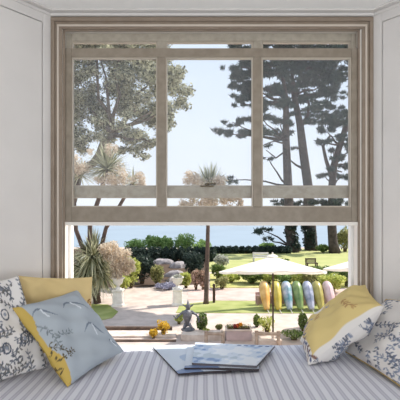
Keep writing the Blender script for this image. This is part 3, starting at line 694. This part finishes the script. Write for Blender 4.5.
# ---------------------------------------------------------------- kayaks on a low rack
rk0 = G(258, 309); rk = thing('kayak_rack', 'low pinkish timber rack under the row of kayaks', 'rack', (rk0.x+1.4, rk0.y+.9, GZ))
xa, xb = G(258,309).x, G(258,309).x+3.15
b = MB(); b.box(xa, xb, rk0.y+.55, rk0.y+.65, GZ+.30, GZ+.40); b.build('rail', M['pinkrack'], rk, bevel=.006)
b = MB(); b.box(xa, xb, rk0.y+.66, rk0.y+.70, GZ+.04, GZ+.50); b.build('board', M['pinkrack'], rk)
for i in range(6): 
    x = xa+.04+(xb-xa-.14)*i/5; MB().box(x, x+.08, rk0.y+.56, rk0.y+.61, GZ+.02, GZ+.30).build('post', M['pinkrack'], rk)
KC = [(267,(200,148,66),(226,188,120),'orange-yellow kayak, leftmost of the row'), (279,(176,158,50),(204,186,98),'mustard yellow kayak just right of the parasol pole'), (290,(86,136,144),(196,194,206),'pale blue kayak with a lilac lower end'), (301,(90,120,64),(142,158,98),'plain soft green kayak, between the pale blue and lilac ones'), (312,(120,130,150),(194,194,210),'lilac-grey kayak between the green and olive ones'), (322,(150,140,66),(180,168,96),'olive yellow kayak next to the right-hand pillow'), (333,(196,164,164),(212,188,186),'pale pink kayak, rightmost of the row')]
def kayak(px, c1, c2, label):
    g = G(px, 312.3); L = 1.40; root = thing('kayak', label, 'kayak', (g.x, g.y, GZ), 'kayaks in a row on the lawn')
    mm = mat('kayak_hull_paint', srgb(*c1), .35, col2=srgb(*c2), scale=3.2, detail=8, spec=.5)
    A = Vector((g.x, g.y+.05, GZ+.06)); Bv = Vector((g.x, g.y+.80, GZ+.90)); ax = (Bv-A).normalized(); up = Vector((1,0,0)).cross(ax); up = up if up.z > 0 else -up
    n, seg = 18, 16; vs = []; fs = []
    for i in range(n+1):
        t = i/n; wd = .196*((.42+.58*math.sin(math.pi*.5*min(1, (.04+t)/.72))**1.0) if t < .72 else (max(0, 1-((t-.72)/.282)**2))**.5)
        wd = max(wd, .012); hh = wd*1.15
        for j in range(seg):
            th = 2*math.pi*j/seg; x = wd*math.cos(th); z = hh*math.sin(th) if math.sin(th) > 0 else hh*.25*math.sin(th)
            p = A+ax*(L*t*.86)+Vector((1,0,0))*x+up*(z+.03); vs.append(p)
    for i in range(n):
        for j in range(seg): fs.append((i*seg+j, i*seg+(j+1)%seg, (i+1)*seg+(j+1)%seg, (i+1)*seg+j))
    fs += [tuple(range(seg))[::-1], tuple(range(n*seg, (n+1)*seg))]
    MB().add(vs, fs).build('hull', mm, root, smooth=True)
    # keel ridge and carrying strap
    MB().tube([A+ax*(L*.86*t)+up*(.03+1.16*.196*(.42+.58*math.sin(math.pi*.5*min(1, (.04+t)/.72))) ) for t in (.1,.25,.4,.55,.7)], .008, 6).build('keel_strip', mm, root)
    MB().tube([A+ax*.10+up*.03+Vector((0,-.02,0)), A+Vector((.03,-.12,.0)), A+Vector((.05,-.25,-.045))], .012, 6).build('carry_rope', M['palewood'], root)
for a in KC: kayak(*a)
# ---------------------------------------------------------------- far benches
def bench(px, yb, wp, hp, m_, label):
    g = G(px, yb); s = g.y/F; W = wp*s/2; Hh = hp*s; root = thing('garden_bench', label, 'bench', (g.x,g.y,GZ+.03)); z = GZ+.03
    MB().box(g.x-W, g.x+W, g.y-.25, g.y+.2, z+Hh*.42, z+Hh*.50).build('seat', m_, root)
    b = MB(); b.box(g.x-W, g.x+W, g.y+.2, g.y+.25, z+Hh*.80, z+Hh); b.box(g.x-W, g.x+W, g.y+.2, g.y+.25, z+Hh*.58, z+Hh*.72); b.build('backrest', m_, root)
    for sx in (-1, 1):
        x = g.x+sx*(W-.05)
        MB().box(x-.04, x+.04, g.y-.24, g.y-.17, z, z+Hh*.42).build('leg', m_, root); MB().box(x-.04, x+.04, g.y+.19, g.y+.2, z, z+Hh).build('leg', m_, root)
bench(311.5, 267, 11, 8, M['dkwood'], 'small dark wooden bench on the far lawn')
bench(261, 262, 16, 9, M['palewood'], 'pale bleached bench behind the parasol top')
# ---------------------------------------------------------------- near terrace edge
def low(label, name, x0, x1, yb, h, m_, dep=.35, cat='kerb'):
    g = G(200, yb); s = g.y/F; b = MB().box((x0-200)*s, (x1-200)*s, g.y, g.y+dep, GZ, GZ+h)
    tag(b.build(name, m_, None, bevel=.01, loc=((x0+x1-400)*s/2, g.y, GZ)), label, cat, None)
low('dark brown stone kerb along the back of the paving, left of the golden shrubs', 'stone_kerb', 60, 172, 331.5, .13, M['dkstone'], .12)
low('pale stone ledge in front of the dark kerb at the left', 'stone_ledge', 60, 176, 338, .06, M['coping'], .55, 'ledge')
low('thin dark slate step below the pale ledge at the left', 'slate_step', 60, 176, 342, .05, M['dkstone'], .1, 'step')
low('pale coping slab under the grey sculpture', 'stone_ledge', 181, 224, 341, .17, M['coping'], .5, 'ledge')
low('pale coping slab right of the stone trough, below the parasol pole', 'stone_ledge', 254, 282, 345.2, .13, M['coping'], .17, 'ledge')
# rustic rails
def rail(label, x0, x1, yt, d):
    a = P(x0, yt, d); b_ = P(x1, yt+.5, d); root = thing('timber_rail', label, 'rail', (a.x, d, GZ), 'rustic timber rails')
    MB().tube([a, b_], .045, 8).build('crossbar', M['rail'], root)
    for q in (a.lerp(b_, .06), a.lerp(b_, .94)): MB().tube([(q.x, d, GZ), (q.x, d, q.z+.07)], .05, 8).build('post', M['rail'], root)
rail('weathered timber rail right of the stone trough', 255, 280, 333.5, 10.65)
rail('weathered timber rail between the sculpture and the trough', 205, 224, 333.5, 10.65)
# trough with flowers
g = G(239, 341); root = thing('stone_trough', 'pinkish grey stone trough planted with orange flowers', 'planter', (g.x, g.y, GZ))
s = g.y/F; W = 12.8*s
b = MB(); b.box(g.x-W, g.x+W, g.y, g.y+.4, GZ, GZ+.30); b.build('box', M['trough'], root, bevel=.012)
b = MB(); b.box(g.x-W-.01, g.x+W+.01, g.y-.02, g.y+.42, GZ+.27, GZ+.31); b.build('rim', M['coping'], root, bevel=.01)
MB().box(g.x-W+.04, g.x+W-.04, g.y+.04, g.y+.36, GZ+.312, GZ+.316).build('soil', M['soil'], root)
b = MB(); cloud(b, [((g.x+W*u, g.y+.2, GZ+.35), .07,.1,.06) for u in (-.8,-.5,-.2,.1,.45,.8)], 240, .03, .4); b.build('leaves', M['L_olive'], root)
for (dx, col) in ((-.02,(214,110,60)),(.06,(236,170,60)),(-.09,(150,60,60))):
    b = MB(); cloud(b, [((g.x+dx, g.y+.15, GZ+.40+dx*.3), .05,.05,.05)], 70, .03, .8); b.build('flower', mat('petals', srgb(*col), .6), root)
# topiary and small plants near the terrace
for lab, x, yb, w_, h, mm, kd in (
 ('rounded clipped green bush right of the grey sculpture', 202,332,11,18,'L_mid','ball'),
 ('small clipped ball beside the parasol pole, left', 257,327,7,11,'L_mid','ball'),
 ('egg-shaped clipped bush in front of the kayaks', 303,331,9.5,17,'L_mid','ball'),
 ('golden yellow shrub, the taller of the two by the terrace', 163.5,336,14,16,'L_gold','round'),
 ('small golden shrub, the lower of the two by the terrace', 153.5,338.5,9,9,'L_gold','round'),
 ('leafy lime plant around the parasol pole', 267,333,18,17,'L_lime','round'),
 ('small green plant left of the grey sculpture', 179,324,9,9,'L_lime','round'),
 ('tiny lime plant on the terrace right of the sculpture', 206,336,7,7,'L_lime','round'),
 ('low dark green plants at the terrace edge below the egg-shaped bush', 294,340,26,9,'L_mid','round'),
 ('sparse low plant left of the stone trough', 219,331,8,6,'L_olive','round')):
    shrub('topiary' if kd == 'ball' else 'potted_shrub', lab, 'shrub', x, yb, w_, h, M[mm], 900 if kd == 'ball' else 500, .035, 'plants along the terrace', kind=kd)
# ---------------------------------------------------------------- grey sculpture
ds = 11.45; s = ds/F; g = P(187, 0, ds); zb = GZ+.17
root = thing('garden_sculpture', 'grey weathered metal figure with spread bent arms on the terrace ledge', 'sculpture', (g.x, ds, zb))
Q = lambda x, y, o=0: P(x, y, ds+.15+o)
b = MB(); b.tube([Q(187,326), Q(187,322), Q(187.3,317), Q(187.6,312), Q(188,309)], [.05,.075,.13,.15,.05], 12)
b.tube([Q(188,309.8), Q(188.1,307.8), Q(188.2,305.6), Q(188,303), Q(187.8,299.5)], [.04,.075,.07,.03,.006], 10)
b.tube([Q(186.5,306.6), Q(184.2,305.6), Q(182.6,303.8)], [.03,.024,.005], 6); b.tube([Q(189.8,306.6), Q(192.3,305.4), Q(193.6,303.6)], [.03,.024,.005], 6)
b.tube([Q(184,311.5), Q(179.5,315), Q(176,318.6,-.05), Q(173.2,315.5,-.1)], [.05,.032,.024,.014], 8)
b.tube([Q(191,311.5), Q(196,314.5), Q(199,319,-.05), Q(198.6,323,-.1)], [.05,.032,.024,.014], 8)
b.build('body', M['lead'], root, smooth=True)
for pts in ([(186,324),(183.6,328.5),(183.8,333.4)], [(188.5,323.5),(191.6,327.5),(191.2,333.4)]): MB().tube([Q(*p) for p in pts], [.06,.036,.03], 8).build('leg', M['lead'], root, smooth=True)
b = MB(); b.lathe((Q(188,333).x, ds+.15, zb), [(.2,0),(.2,.03),(.14,.05)], 14); b.build('base', M['lead'], root)
for o in list(bpy.data.objects):
    if '_o' in o: del o['_o']
